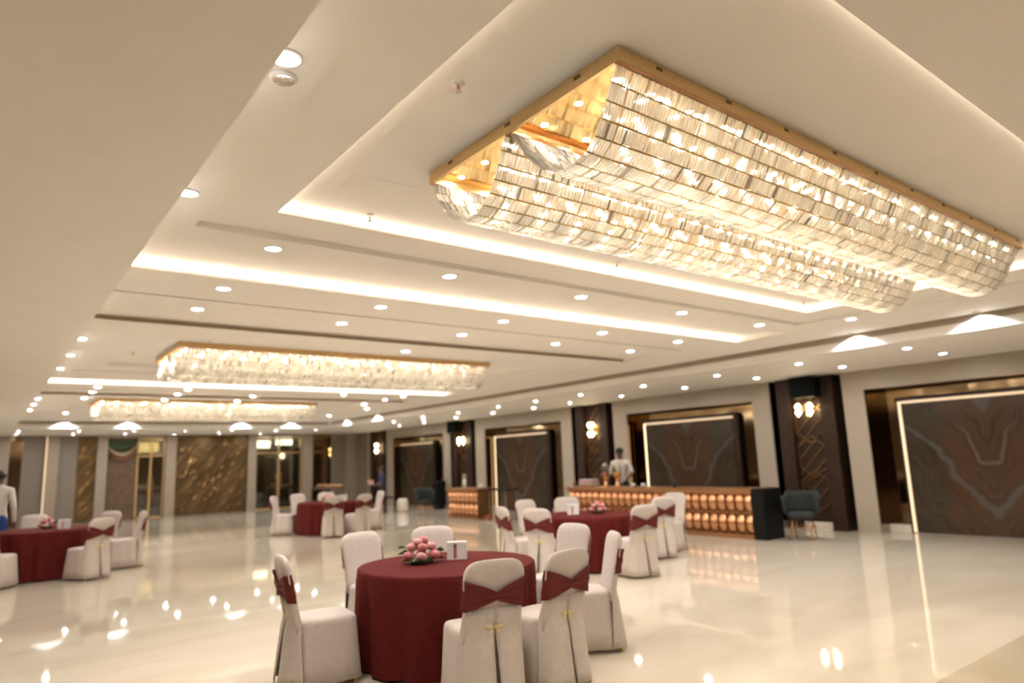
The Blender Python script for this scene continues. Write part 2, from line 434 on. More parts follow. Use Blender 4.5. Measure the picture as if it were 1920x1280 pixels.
# ---- back wall
wb = struct('wall_back', 'end wall of cream piers with grey and gilded panels', 'wall')
for a, b in ((1.85, 2.22), (3.39, 3.72), (5.68, 6.04), (8.76, 9.10), (11.09, 11.50), (13.07, 13.5)):
    box('pier', (a, b, YB-.12, YB+.5, 0, ZS), PAINT2, wb)
box('pier', (-6, .80, YB-.12, YB+.5, 0, ZS), PAINT2, wb)
for a, b in ((1.17, 1.85), (2.22, 2.79), (12.38, 13.07)): box('grey_panel', (a, b, YB, YB+.3, 0, ZS), GREYP, wb)
box('gilded_panel', (2.79, 3.39, YB+.02, YB+.3, 0, ZS), GOLDREL, wb)
box('gilded_panel', (6.04, 8.76, YB+.02, YB+.3, 0, ZS), GOLDREL, wb)
box('mirror_panel', (11.50, 12.38, YB+.02, YB+.3, 0, ZS), BRONZE, wb)
box('mirror_panel', (.80, 1.17, YB+.05, YB+.3, 0, ZS), BRONZE, wb)
box('header', (3.72, 5.68, YB, YB+.4, 2.97, ZS), PAINT2, wb)
box('header', (9.10, 11.09, YB, YB+.4, 2.97, ZS), PAINT2, wb)
box('led_strip', (1.82, 1.87, YB-.14, YB-.12, .05, 3.05), EM_STRIPT, wb)
BROWNW = grain(mat('lobby_wall', (.16, .105, .065), .6), 6, .15)
box('lobby_wall', (-6, 14.4, YB+2.0, YB+2.2, 0, ZS), BROWNW, wb)
# gilded panel relief: raised diagonal blades
rb = MB()
rnd = random.Random(3)
for (x0, x1, n) in ((6.1, 8.7, 90), (2.83, 3.36, 22)):
    for k in range(n):
        cx = rnd.uniform(x0+.05, x1-.05); cz = rnd.uniform(.15, 2.95); ln = rnd.uniform(.05, .22); a = rnd.uniform(.75, 1.05)
        dx, dz = ln*math.cos(a)/2, ln*math.sin(a)/2; dx = min(dx, cx-x0, x1-cx); w = rnd.uniform(.012, .03)
        rb.add([(cx-dx, YB+.02, cz-dz), (cx+dx, YB+.02, cz+dz), (cx+dx+w, YB+.02, cz+dz-w), (cx-dx+w, YB+.02, cz-dz-w), (cx, YB-.012, cz-.4*w), (cx+w*.7, YB-.012, cz-.6*w)],
               [(0,1,4), (1,2,5,4), (2,3,5), (3,0,4,5)])
o = rb.build('relief_blades', GOLDP, wb); o['kind'] = 'stuff'

# doors in the end wall
def door(n, x0, x1, label, z1=2.95):
    d = struct('door_%d' % n, label, 'door')
    xm = (x0+x1)/2
    fr = MB()
    for (a, b) in ((x0, x0+.06), (xm-.035, xm+.035), (x1-.06, x1)): fr.box(a, b, YB+.1, YB+.16, 0, z1)
    fr.box(x0, x1, YB+.1, YB+.16, z1-.06, z1); fr.box(x0, x1, YB+.1, YB+.16, 2.28, 2.33); fr.box(x0, x1, YB+.1, YB+.16, 0, .05)
    fr.build('door_frame', GOLD, d)
    for a, b in ((x0+.06, xm-.035), (xm+.035, x1-.06)):
        box('pane', (a, b, YB+.125, YB+.135, .05, 2.28), GLASS, d)
        box('pane', (a, b, YB+.125, YB+.135, 2.33, z1-.06), GLASS, d)
    for s in (-1, 1): MB().tube([(xm+s*.1, YB+.07, .8), (xm+s*.1, YB+.07, 1.5)], .014).build('door_handle', GOLDP, d, True)
    return d
d2 = door(2, 9.10, 11.09, 'gold framed glass double door below bright transom lights')
d1 = door(1, 4.72, 5.68, 'gold framed glass door beside the draped swag')
box('jamb', (3.72, 4.72, YB+.1, YB+.2, 0, 2.97), BROWNW, d1)
for k, (x0, x1, z0, z1) in enumerate(((9.22, 9.98, 2.55, 2.86), (10.25, 10.95, 2.66, 2.90))):
    t = tag(box('lobby_light', (x0, x1, YB+.9, YB+1.0, z0, z1), EM_PANEL), ('wide lit panel in the lobby behind the glass double door', 'square lit panel in the lobby behind the glass double door')[k], 'light')
t = tag(box('lobby_light', (4.80, 5.60, YB+.9, YB+1.0, 2.45, 2.85), mat('amber_panel', (.8, .6, .3), .5, emit=(1.0, .70, .25), es=.65)), 'amber lit panel in the lobby behind the draped door', 'light')
# swag
sw = thing('swag_drape', 'green and pink draped swag above the brown doorway panel', 'drape', (4.2, YB, 2.5))
def swag(w, drop, z, th, y):
    g = []
    for i in range(15):
        t = i/14*2-1; row = []
        zz = z-drop*(1-t*t)
        for j in range(6):
            row.append((t*w/2, y-.03*math.sin(j*1.4+i*.3), zz-th*(j/5-.5)*(1-.3*abs(t))))
        g.append(row)
    return MB().sheet(g, (0, .02, 0))
swag(1.0, .22, .40, .34, -.02).build('green_swag', mat('green_drape', (.045, .075, .035), .7), sw, True)
swag(1.0, .36, .22, .12, -.05).build('cream_swag', mat('cream_drape', (.48, .38, .27), .7), sw, True)
swag(1.04, .40, .12, .10, -.07).build('rust_swag', mat('rust_drape', (.30, .10, .05), .7), sw, True)

# closing walls outside the picture
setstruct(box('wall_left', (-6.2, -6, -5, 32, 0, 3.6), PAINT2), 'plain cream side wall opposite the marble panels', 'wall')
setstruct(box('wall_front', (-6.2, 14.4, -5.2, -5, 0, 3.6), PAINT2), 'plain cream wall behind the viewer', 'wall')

# ================================================================== MARBLE PANELS
SL = [(3.05, 5.87, 'large brown marble panel with glowing edge nearest the camera beside a lattice panel'),
      (9.48, 12.27, 'brown marble panel with glowing edge rising behind the long copper bar'),
      (16.18, 18.98, 'brown marble panel with glowing edge behind the small copper counter'),
      (22.95, 25.78, 'brown marble panel with glowing edge farthest off, behind the slate tub chair')]
for y0, y1, lab in SL:
    yc = (y0+y1)/2; ht = 2.45; w = y1-y0; xs = 13.84
    t = thing('marble_panel', lab, 'wall panel', (xs, yc, 0), 0, 'book-matched marble panels along the side wall')
    box('slab', (0, .06, -w/2+.05, w/2-.075, .02, ht-.07), MARBLE, t)
    box('frame_rail', (.0, .10, -w/2-.03, w/2+.03, ht, ht+.06), WOOD, t)
    box('frame_stile', (.0, .10, -w/2-.07, -w/2+.03, 0, ht), WOOD, t)
    box('frame_stile', (.02, .10, w/2, w/2+.035, 0, ht), WOOD, t)
    box('edge_light', (.005, .05, w/2-.058, w/2-.012, .02, ht-.02), EM_STRIPN if y0 < 4 else EM_STRIP, t)
    box('edge_light', (.005, .05, -w/2+.06, w/2-.075, ht-.06, ht-.01), EM_STRIPT, t)

# ================================================================== LATTICE PANELS + SCONCES + SPEAKERS
LAT_L = ['dark walnut panel with gold lattice beside the nearest cream pier', 'dark walnut panel with gold lattice behind the waiter at the bar',
         'dark walnut panel with gold lattice behind the small copper counter', 'dark walnut panel with gold lattice in the far corner beside white slats']
for k, (a, b) in enumerate(RECS):
    yc = (a+b)/2; hw = .47
    t = thing('lattice_panel', LAT_L[k], 'wall panel', (XW, yc, 0), 0, 'walnut lattice panels between the piers')
    for s in (-1, 1): box('pilaster', (-.04, .40, s*hw-.15, s*hw+.15, 0, ZS-.012), WOOD, t, .006)
    box('backing', (.10, .40, -hw+.15, hw-.15, .15, ZS-.012), WOOD, t)
    box('plinth', (.06, .40, -hw+.15, hw-.15, 0, .15), TILEW, t)
    # hexagon outlines and diagonal bars
    def bar(p, q, nm='lattice_bar'):
        p = Vector(p); q = Vector(q); d = (q-p).normalized(); n = Vector((0, -d.z, d.y))*.010
        m_ = MB(); pts = [p-n, q-n, q+n, p+n]
        m_.add([(.075, v.y, v.z) for v in pts]+[(.102, v.y, v.z) for v in pts], [(0,1,2,3), (7,6,5,4), (0,4,5,1), (1,5,6,2), (2,6,7,3), (3,7,4,0)])
        m_.build(nm, WOODL, t)
    hexr = .42
    for cz in (.75, 1.45, 2.15):
        pts = [(0, .29*math.cos(PI/6+i*PI/3)/math.cos(PI/6), cz+.42*math.sin(PI/6+i*PI/3)) for i in range(6)]
        for i in range(6): bar(pts[i], pts[(i+1) % 6])
    for i in range(9):
        zz = .25+i*.28
        bar((0, .31, zz), (0, -.27, zz+.58))
SC = [(7.50, 2.41, 'h', 'wall sconce of faceted glass diamonds on the nearest walnut panel'), (13.80, 2.36, 'v', 'wall sconce with two stacked glass bulbs above the waiter'),
      (20.35, 2.35, 'h', 'wall sconce with side-by-side glass bulbs on the panel behind the small counter'), (26.90, 2.33, 'v', 'wall sconce with stacked glass bulbs on the farthest walnut panel')]
def diamond(c, r, h, n=6):
    vs = [(c[0], c[1], c[2]-h)]; vs += [(c[0]+r*math.cos(2*PI*k/n), c[1]+r*math.sin(2*PI*k/n), c[2]+.12*h) for k in range(n)]
    vs += [(c[0]+.6*r*math.cos(2*PI*(k+.5)/n), c[1]+.6*r*math.sin(2*PI*(k+.5)/n), c[2]+.75*h) for k in range(n)]
    vs += [(c[0], c[1], c[2]+h)]
    fs = []
    for k in range(n):
        k2 = (k+1) % n
        fs += [(0, 1+k2, 1+k), (1+k, 1+k2, 1+n+k), (1+n+k, 1+k2, 1+n+k2), (1+n+k, 1+n+k2, 1+2*n)]
    return MB().add(vs, fs)
for yc, z, kind, lab in SC:
    t = thing('wall_sconce', lab, 'wall lamp', (XW+.10, yc, z), 0, 'faceted glass wall sconces')
    box('back_plate', (-.03, .0, -.05, .05, -.13, .13), GOLDP, t, .01)
    offs = [(.13, .05), (.13, -.06), (-.13, .05), (-.13, -.06)] if kind == 'h' else [(.05, .12), (-.06, .12), (.05, -.12), (-.06, -.12)]
    for dy, dz in offs:
        am = MB().tube([(-.03, 0, 0), (-.14, dy*.5, dz*.4), (-.20, dy, dz)], .008).build('arm', GOLDP, t, True)
        diamond((-.20, dy, dz), .062, .085).build('glass_bulb', EM_BULB, am)
for yc, lab in ((7.40, 'black box loudspeaker above the nearest wall sconce'), (20.68, 'black box loudspeaker above the sconce behind the small counter')):
    t = thing('wall_speaker', lab, 'loudspeaker', (XW-.04, yc, 2.62), 0, 'wall loudspeakers')
    cb_ = box('cabinet', (-.26, 0, -.27, .27, .02, .44), BLACK, t, .02)
    box('speaker_grille', (-.272, -.26, -.24, .24, .05, .41), mat('speaker_mesh', (.005, .006, .006), .8, spec=.1), cb_)
    box('bracket', (-.1, .1, -.05, .05, .0, .03), BLACK, t)

# ================================================================== CEILING FITTINGS
def disc(r, n, name, em):
    me = bpy.data.meshes.new(name)
    me.from_pydata([(r*math.cos(2*PI*k/n), r*math.sin(2*PI*k/n), -.002) for k in range(n)], [], [tuple(range(n-1, -1, -1))])
    me.materials.append(em); me.update(); return me
def downlight_meshes(r, em):
    rim = MB().lathe([(r*1.22, .004), (r*1.22, -.004), (r*1.02, -.007), (r*1.0, .004)], 24, cap=False).mesh('rim', WHITEP, True)
    lens = disc(r*.99, 16, 'lens', em)
    return rim, lens
DL_C = downlight_meshes(.058, EM_DOWN); DL_S = downlight_meshes(.055, EM_SOFF)
ORD = ['first', 'second', 'third', 'fourth', 'fifth', 'sixth', 'seventh', 'eighth', 'ninth', 'tenth', 'eleventh', 'twelfth']
def downlight(x, y, z, ms, label, group):
    t = thing('downlight', label, 'ceiling light', (x, y, z-.003), 0, group)
    obj('rim', ms[0], t); obj('lens', ms[1], t)
rows = [(5.15, (1.69, 3.31, 4.97, 6.65, 8.29), 'between the lit tray and the lit cove'),
        (6.57, (1.70, 3.33, 4.99, 6.70, 8.33), 'in the row beyond the long lit cove'),
        (7.55, (1.70, 3.31, 5.03, 6.70, 8.33), 'in the row before the first unlit channel'),
        (15.2, (1.70, 3.31, 6.72, 8.32), 'in the row beyond the farther lit cove'),
        (16.15, (1.71, 3.31, 4.91, 8.29), 'in the row before the second unlit channel'),
        (17.45, (1.72, 3.30, 4.93, 8.32), 'in the row beyond the second unlit channel')]
for y, xs, w in rows:
    for i, x in enumerate(xs):
        downlight(x, y, ZC, DL_C, '%s downlight from the broad soffit %s' % (ORD[i], w), 'recessed downlights in the main ceiling')
for y, w in ((.25, 'just short of the lit tray'),):  # unseen row above the frame, added to brighten the ceiling
    for i, x in enumerate((1.69, 3.31, 4.97, 6.65, 8.29)):
        downlight(x, y, ZC, DL_C, '%s added downlight from the broad soffit in the row %s' % (ORD[i], w), 'recessed downlights in the main ceiling')
downlight(5.01, 9.07, ZC, DL_C, 'single recessed downlight above the middle of the second chandelier', 'recessed downlights in the main ceiling')
for i, y in enumerate((2.61, 4.33, 9.85, 11.28, 12.74, 17.83, 19.27, 20.79)):
    downlight(.89, y, ZC, DL_C, '%s downlight along the broad soffit edge, counted from the camera' % ORD[i], 'recessed downlights along the soffit edge')
for i, y in enumerate((4.29, 18.88, 21.7)):
    downlight(9.1, y, ZC, DL_C, '%s downlight beside the grilled fascia, counted from the camera' % ORD[i], 'recessed downlights beside the fascia')
downlight(1.72, 21.7, ZC, DL_C, 'recessed downlight beyond the farthest chandelier', 'recessed downlights in the main ceiling')
for i, y in enumerate((2.7, 4.49, 6.27, 7.97, 9.84, 11.8, 13.49, 15.11, 17.15, 19.2, 21.17)):
    downlight(11.2, y, ZS, DL_S, '%s downlight in the soffit row nearer the grilles, counted from the camera' % ORD[i], 'downlights in the wall soffit')
for i, y in enumerate((4.47, 6.16, 7.95, 9.77, 11.72, 13.61, 15.17, 17.15, 19.24, 21.36, 23.17)):
    downlight(12.5, y, ZS, DL_S, '%s downlight in the soffit row nearer the wall, counted from the camera' % ORD[i], 'downlights in the wall soffit')
for yy, w in ((26.3, 'before the end wall'), (28.1, 'against the end wall')):
    for i, x in enumerate((.9, 2.5, 4.1, 5.7, 7.3, 8.9, 10.5)):
        downlight(x, yy, ZS, DL_S, '%s small downlight from the broad soffit in the row %s' % (ORD[i], w), 'downlights in the end soffit')
# spots washing the fascia
def wash(x, y, ax, ay, label):
    t = thing('fascia_spot', label, 'ceiling light', (x, y, ZC-.003), 0, 'cool spots washing the fascia')
    MB().lathe([(.05, .003), (.05, -.006), (.036, -.006), (.034, .003)], 20, cap=False).build('rim', WHITEP, t, True)
    l = bpy.data.lights.new('fascia_spot_lamp', 'SPOT'); l.energy = 15; l.color = COOL; l.spot_size = 2.3; l.spot_blend = .25; l.shadow_soft_size = .03
    lo = bpy.data.objects.new('fascia_spot_lamp', l); link(lo, t); lo.location = (0, 0, -.015)
    lo.rotation_euler = (ax, ay, 0)
for i, y in enumerate((3.2, 4.85, 20.8, 23.2)): wash(XF-.16, y, 0, -.25, '%s cool spot washing the long grilled fascia, counted from the camera' % ORD[i])
for i, x in enumerate((1.97, 3.69, 7.2, 8.96)): wash(x, YF-.16, .25, 0, '%s cool spot washing the far fascia, counted from the broad soffit' % ORD[i])
# smoke detector, sprinklers
t = thing('smoke_detector', 'white round smoke detector on the ceiling beside the nearest downlight', 'smoke detector', (.935, 2.765, ZC))
MB().lathe([(.060, 0), (.060, -.008), (.054, -.011)], 28).build('base', WHITEP, t, True)
MB().lathe([(.046, -.011), (.047, -.017), (.043, -.020)], 28).build('ring', mat('detector_grey', (.42, .38, .33), .5), t, True)
for k in range(8):
    a = k*PI/4
    o = MB().box(.012, .040, -.005, .005, -.0225, -.020).build('vent_slot', GRILLE, t); o.rotation_euler = (0, 0, a)
RED = mat('sprinkler_bulb', (.75, .06, .03), .3); CHR = mat('chrome', (.7, .68, .64), .15, 1.0)
def sprinkler(x, y, z, lab):
    t = thing('sprinkler_head', lab, 'sprinkler', (x, y, z), 0, 'ceiling sprinkler heads')
    MB().lathe([(.035, 0), (.034, -.006), (.012, -.008)], 20).build('escutcheon', WHITEP, t, True)
    MB().lathe([(.007, -.006), (.007, -.02)], 10).build('neck', CHR, t)
    MB().lathe([(.004, -.018), (.0045, -.040)], 8).build('bulb', RED, t)
    for s in (-1, 1): MB().tube([(s*.007, 0, -.018), (s*.013, 0, -.03), (s*.005, 0, -.044)], .002, 6).build('yoke', CHR, t)
    MB().lathe([(.004, -.042), (.018, -.046), (.017, -.049)], 14).build('deflector', WHITEP, t, True)
sprinkler(1.70, 2.53, ZT, 'sprinkler head in the lit tray near the crystal chandelier corner')
sprinkler(2.13, 4.37, ZT, 'first red-bulb sprinkler along the far edge of the lit tray')
sprinkler(4.64, 4.30, ZT, 'middle red-bulb sprinkler along the far edge of the lit tray')
sprinkler(7.95, 4.30, ZT, 'last red-bulb sprinkler along the far edge of the lit tray')
sprinkler(1.70, 11.4, ZT, 'red-bulb sprinkler off the end of the second chandelier')
sprinkler(2.40, 9.85, ZT, 'red-bulb sprinkler before the near edge of the second chandelier')
sprinkler(5.0, 9.85, ZT, 'red-bulb sprinkler beside the single downlight over the second chandelier')
t = tag(box('access_panel', (1.72, 2.18, 3.75, 3.98, ZT-.003, ZT+.001), PAINT), 'flush ceiling access panel beside the chandelier end', 'access panel')

# ================================================================== CHANDELIERS
CX0, CX1 = 2.12, 7.42
U1 = [(1.895,3.337),(1.946,3.25),(1.985,3.170),(2.028,3.091),(2.085,3.024),(2.16,2.985),(2.255,2.968),(2.352,2.985),(2.45,3.050),(2.55,3.155),(2.633,3.264),(2.684,3.337)]
U2 = [(2.722,3.337),(2.765,3.270),(2.805,3.190),(2.85,3.115),(2.903,3.050),(3.00,2.992),(3.09,2.975),(3.18,2.990),(3.30,3.06),(3.388,3.156),(3.45,3.250),(3.480,3.337)]
CYO, CZO = 1.87, ZT            # chandelier origin (near corner, ceiling height)
def resample(P, n):
    P = np.array(P); s = np.r_[0, np.cumsum(np.hypot(*np.diff(P, axis=0).T))]
    # smooth spline through points
    t = np.linspace(0, s[-1], n+1)
    return np.c_[np.interp(t, s, P[:, 0]), np.interp(t, s, P[:, 1])]
def catmull(P, m=6):
    P = np.array(P); Q = np.vstack([2*P[0]-P[1], P, 2*P[-1]-P[-2]]); out = []
    for i in range(1, len(Q)-2):
        for k in range(m):
            t = k/m; a, b, c_, d_ = Q[i-1], Q[i], Q[i+1], Q[i+2]
            out.append(.5*((2*b)+(-a+c_)*t+(2*a-5*b+4*c_-d_)*t*t+(-a+3*b-3*c_+d_)*t**3))
    out.append(P[-1]); return np.array(out)
TIERS = 14
PROF = [resample(catmull(U), TIERS) for U in (U1, U2)]
for p in PROF: p[:, 0] -= CYO; p[:, 1] -= CZO
LX = CX1-CX0
PITCH = .0168; NR = int((LX-.03)/PITCH)
def rod_geo(p, q, x, rad=.0080):
    """hexagonal rod from p to q (y,z pairs) at x"""
    d = np.array([0, q[0]-p[0], q[1]-p[1]]); ln = np.linalg.norm(d); d /= ln
    a = np.array([1., 0, 0]); b = np.cross(d, a)
    P0 = np.array([x, p[0], p[1]]) + d*.004; P1 = np.array([x, q[0], q[1]]) - d*.004
    ang = np.arange(6)*PI/3 + .26
    ring = rad*(np.cos(ang)[:, None]*a + np.sin(ang)[:, None]*b)
    return np.vstack([P0+ring, P1+ring])
RF = [(0,1,7,6),(1,2,8,7),(2,3,9,8),(3,4,10,9),(4,5,11,10),(5,0,6,11),(5,4,3,2,1,0),(6,7,8,9,10,11)]
def rods_mesh(name, skip=lambda u, t, k: False):
    V = []; 
    rg = random.Random(5)
    for u in range(2):
        for t in range(TIERS):
            for k in range(NR):
                j = rg.uniform(-.0012, .0012)
                if skip(u, t, k): continue
                V.append(rod_geo(PROF[u][t], PROF[u][t+1], .018+k*PITCH+j))
    n = len(V); V = np.vstack(V)
    F = []
    for i in range(n):
        o_ = i*12
        for q in RF: F.append(tuple(a+o_ for a in q))
    me = bpy.data.meshes.new(name); me.from_pydata(V.tolist(), [], F); me.materials.append(CRYSTAL); me.update()
    return me
frame_parts = []
def chandelier(loc, label, rods_me, singles):
    t = thing('crystal_chandelier', label, 'chandelier', loc, 0, 'long crystal chandeliers')
    DY = 3.506-CYO; zb = -.072
    fr = [('frame_side', (0, LX, 0, .022, zb, 0)), ('frame_side', (0, LX, DY-.022, DY, zb, 0)),
          ('frame_side', (0, .022, .022, DY-.022, zb, 0)), ('frame_side', (LX-.022, LX, .022, DY-.022, zb, 0))]
    for n_, b_ in fr: box(n_, b_, GOLD, t)
    box('bottom_lip', (.0, LX, .0, .03, zb-.006, zb), COPPERD, t); box('bottom_lip', (.0, LX, DY-.03, DY, zb-.006, zb), COPPERD, t)
    ym = 2.703-CYO
    box('middle_rail', (.02, LX-.02, ym-.016, ym+.016, zb-.004, zb+.022), COPPERD, t)
    box('mirror_plate', (.02, LX-.02, .02, DY-.02, -.028, -.020), GOLDP, t)
    for u in range(2):
        for i in range(TIERS+1):
            y_, z_ = PROF[u][i]
            MB().tube([(.012, y_, z_), (LX-.012, y_, z_)], .0042, 6).build('rail', GOLDP, t, True)
        for x_ in np.arange(.12, LX, .545):
            MB().tube([(x_, p[0], p[1]) for p in PROF[u]], .0028, 5).build('rib', GOLDP, t, True)
    sm = disc(.022, 8, 'spotlight', EM_CHAN)
    beam = bpy.data.lights.new('spot_beam', 'SPOT'); beam.energy = BEAM; beam.color = (1, .91, .76); beam.spot_size = .95; beam.spot_blend = .8; beam.shadow_soft_size = .022
    for yy in (2.05, 2.31, 2.58, 2.88, 3.14, 3.40):
        for k in range(17):
            so = obj('spotlight', sm, t, (.17+k*.31, yy-CYO, -.0275))
            if yy in (2.31, 3.14):
                lo = bpy.data.objects.new('spot_beam', beam); link(lo, so); lo.location = (0, 0, -.006)
    if singles:
        vm = MB()
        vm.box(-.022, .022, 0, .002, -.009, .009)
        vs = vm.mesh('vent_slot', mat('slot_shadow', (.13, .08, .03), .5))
        for k in range(10): obj('vent_slot', vs, t, (.276+k*.543, -.0015, -.024))
        for y_ in (2.14, 2.69, 3.257): obj('vent_slot', vs, t, (-.0015, y_-CYO, -.024)).rotation_euler = (0, 0, PI/2)
        me = bpy.data.meshes.new
        cache = {}
        for tt in range(6):
            g = rod_geo(PROF[0][tt], PROF[0][tt+1], 0.0)
            m_ = me('crystal_rod'); m_.from_pydata(g.tolist(), [], RF); m_.materials.append(CRYSTAL); m_.update()
            for k in range(50): obj('crystal_rod', m_, t, (.018+k*PITCH, 0, 0))
    o_ = obj('crystal_rods', rods_me, t); o_['kind'] = 'stuff'
    return t
rm1 = rods_mesh('crystal_rods', lambda u, t, k: u == 0 and t < 6 and k < 50)
rm2 = rods_mesh('crystal_rods')
chandelier((CX0, CYO, CZO), 'long gold framed crystal chandelier nearest the camera inside the lit tray', rm1, True)
chandelier((2.09, 10.19, CZO), 'long gold framed crystal chandelier in the middle of the hall', rm2, False)
chandelier((2.10, 18.45, CZO), 'long gold framed crystal chandelier farthest from the camera', rm2, False)

# ================================================================== CHAIRS
def rrect(w, d, cx, cy, z, n=40, e=5.0, wob=0.0, ph=0.0):
    out = []
    for k in range(n):
        a = 2*PI*k/n; c_, s_ = math.cos(a), math.sin(a)
        r_ = (abs(c_)**e+abs(s_)**e)**(-1/e)
        m_ = 1+wob*math.sin(9*a+ph)
        out.append((cx+w/2*c_*r_*m_, cy+d/2*s_*r_*m_, z))
    return out
def yb(z): return -.205-.20*max(0, z-.45)
def chair_meshes():
    b = MB()
    R = [rrect(.50, .52, 0, .02, .035, wob=.028), rrect(.485, .50, 0, .02, .16, wob=.020), rrect(.465, .475, 0, .02, .32, wob=.010),
         rrect(.450, .455, 0, .02, .44, wob=.003), rrect(.444, .448, 0, .02, .465), rrect(.425, .43, 0, .02, .482), rrect(.36, .37, 0, .02, .490), rrect(.15, .15, 0, .02, .494)]
    b.rings(R)
    prof = [(.40, .43), (.50, .415), (.60, .42), (.72, .435), (.82, .445), (.87, .435), (.905, .405), (.93, .355), (.945, .28), (.95, .15)]
    RR = []
    for z, w in prof:
        th = .075 if z < .9 else .075*math.sqrt(max(.1, (.957-z)/.057))
        RR.append(rrect(w, th, 0, yb(z), z, e=3.2))
    b.rings(RR)
    # rear drape, two panels with a slit
    for s in (-1, 1):
        g = []
        for i in range(9):
            t = i/8; z = .64-.605*t; row = []
            y0 = yb(max(z, .45))-.042-.02*t-(.10*t if z < .45 else 0)*.6
            slit = .004+.022*t**1.3
            hw = .212+.035*t
            for j in range(8):
                q = j/7; x = s*(slit+(hw-slit)*q)
                fold = .012*t*math.sin(q*7+s*1.3)
                row.append((x, y0+fold*(1-q)+(.035+.11*t)*(q**5), z))
            g.append(row)
        b.sheet(g, (0, .008, 0))
    cover = b.mesh('chair_cover', LINEN, True)
    g = []
    for i in range(21):
        q = i/20*2-1; a = abs(q); x = q*.226; row = []
        h = .026+.078*a**.8; zc = .715+.012*a
        for j in range(9):
            v = j/8*2-1; z = zc+h*v
            y = yb(z)-.047-.010*math.cos(v*7)*(.3+.7*(1-a))-.012*(1-a)**2
            if a > .93: y += .055*(a-.93)/.07
            row.append((x, y, z))
        g.append(row)
    s_ = MB().sheet(g, (0, .006, 0)).mesh('sash', SASH, True)
    bw = MB()
    for s in (-1, 1):
        bw.sphere((s*.036, -.262, .515), .032, 7, (1, .3, .55))
        bw.sphere((s*.022, -.262, .488), .022, 6, (.6, .3, 1))
    bw.sphere((0, -.268, .512), .013, 6)
    bow = bw.mesh('ribbon_bow', BOW, True)
    leg = MB().tube([(0, 0, 0), (0, .02, .10)], [.010, .013], 10).mesh('leg', BRASS)
    return cover, s_, bow, leg
CM = chair_meshes()
def chair(x, y, face, label, group):
    t = thing('banquet_chair', label, 'chair', (x, y, 0), face-PI/2, group)
    cv = obj('chair_cover', CM[0], t); obj('sash', CM[1], t); obj('ribbon_bow', CM[2], cv)
    for lx, ly in ((-.205, -.262), (.205, -.262), (-.20, .22), (.20, .22)): obj('leg', CM[3], t, (lx, ly, 0))
    return t

def table_set(cx, cy, where, chairs, seed):
    r_ = .75; zt = .76
    t = thing('round_table', 'round banquet table hidden under the maroon cloth %s' % where, 'table', (cx, cy, 0), 0, 'round banquet tables')
    MB().lathe([(r_-.02, zt-.035), (r_-.02, zt-.008)], 48).build('tabletop', WOODL, t)
    MB().lathe([(.28, 0), (.28, .02), (.05, .06), (.045, zt-.035)], 20).build('pedestal', BLACK, t)
    rg = random.Random(seed); ph = [rg.uniform(0, 6.28) for _ in range(4)]
    n = 160; rings = []
    for (z, base, amp) in ((zt+.002, .02, 0), (zt+.002, r_-.03, 0), (zt, r_-.008, 0), (zt-.010, r_+.004, .001), (zt-.05, r_+.008, .008), (zt-.12, r_+.008, .020), (.50, r_+.004, .030), (.28, r_+.004, .038), (.02, r_+.006, .045)):
        rg_ = []
        for k in range(n):
            a = 2*PI*k/n
            w = math.sin(15*a+ph[0]+.8*math.sin(3*a+ph[1]))+.5*math.sin(24*a+ph[2])+.35*math.sin(5*a+ph[3])
            rr = base+amp*w*.62
            rg_.append((rr*math.cos(a), rr*math.sin(a), z))
        rings.append(rg_)
    c_ = MB().rings(rings, True, False).build('tablecloth', CLOTH, None, True, loc=(cx, cy, 0))
    tag(c_, 'floor-length maroon tablecloth on the round table %s' % where, 'tablecloth', 'maroon tablecloths')
    for ent in chairs:
        if len(ent) == 4:
            chair(ent[0], ent[1], math.radians(ent[2]), ent[3], 'white covered chairs with maroon sashes'); continue
        deg, rad, lab = ent; rad = max(rad, 1.10)
        a = math.radians(deg)
        chair(cx+rad*math.cos(a), cy+rad*math.sin(a), a+PI, lab, 'white covered chairs with maroon sashes')
    return t
def flowers(x, y, z, where, seed, sc=1.2):
    rg = random.Random(seed)
    t = thing('flower_arrangement', 'low dome of pink roses and leaves on the table %s' % where, 'flowers', (x, y, z), 0, 'rose centrepieces')
    t.scale = (sc, sc, sc*1.08)
    MB().lathe([(.06, 0), (.075, .015), (.07, .03)], 16).build('bowl', LEAF, t, True)
    ros = []
    for i in range(6): ros.append((.088*math.cos(i*1.047), .088*math.sin(i*1.047), .045))
    for i in range(5): ros.append((.062*math.cos(i*1.257+.5), .062*math.sin(i*1.257+.5), .088))
    ros += [(.02, .01, .118), (-.03, -.01, .112)]
    for i, p in enumerate(ros):
        b = MB()
        for k in range(3):
            b.sphere((p[0]+.006*math.cos(k*2.1), p[1]+.006*math.sin(k*2.1), p[2]+.002*k), .027-.002*k, 6, (1, 1, .85))
        b.build('rose', PINK if i % 2 else PINKL, t, True)
    for i in range(16):
        a = rg.uniform(0, 6.28); rr = rg.uniform(.07, .115); zz = rg.uniform(.015, .085)
        c_, s_ = math.cos(a), math.sin(a); ln = .045; w = .018
        b = MB(); p = [(rr-.02, 0, zz), (rr+.01, w, zz+.012), (rr+ln-.01, 0, zz-.004), (rr+.01, -w, zz+.012)]
        b.add([(q[0]*c_-q[1]*s_, q[0]*s_+q[1]*c_, q[2]) for q in p] + [(q[0]*c_-q[1]*s_, q[0]*s_+q[1]*c_, q[2]-.003) for q in p], [(0,1,2,3), (7,6,5,4), (0,4,5,1), (1,5,6,2), (2,6,7,3), (3,7,4,0)])
        b.build('leaf', LEAF, t)
    return t
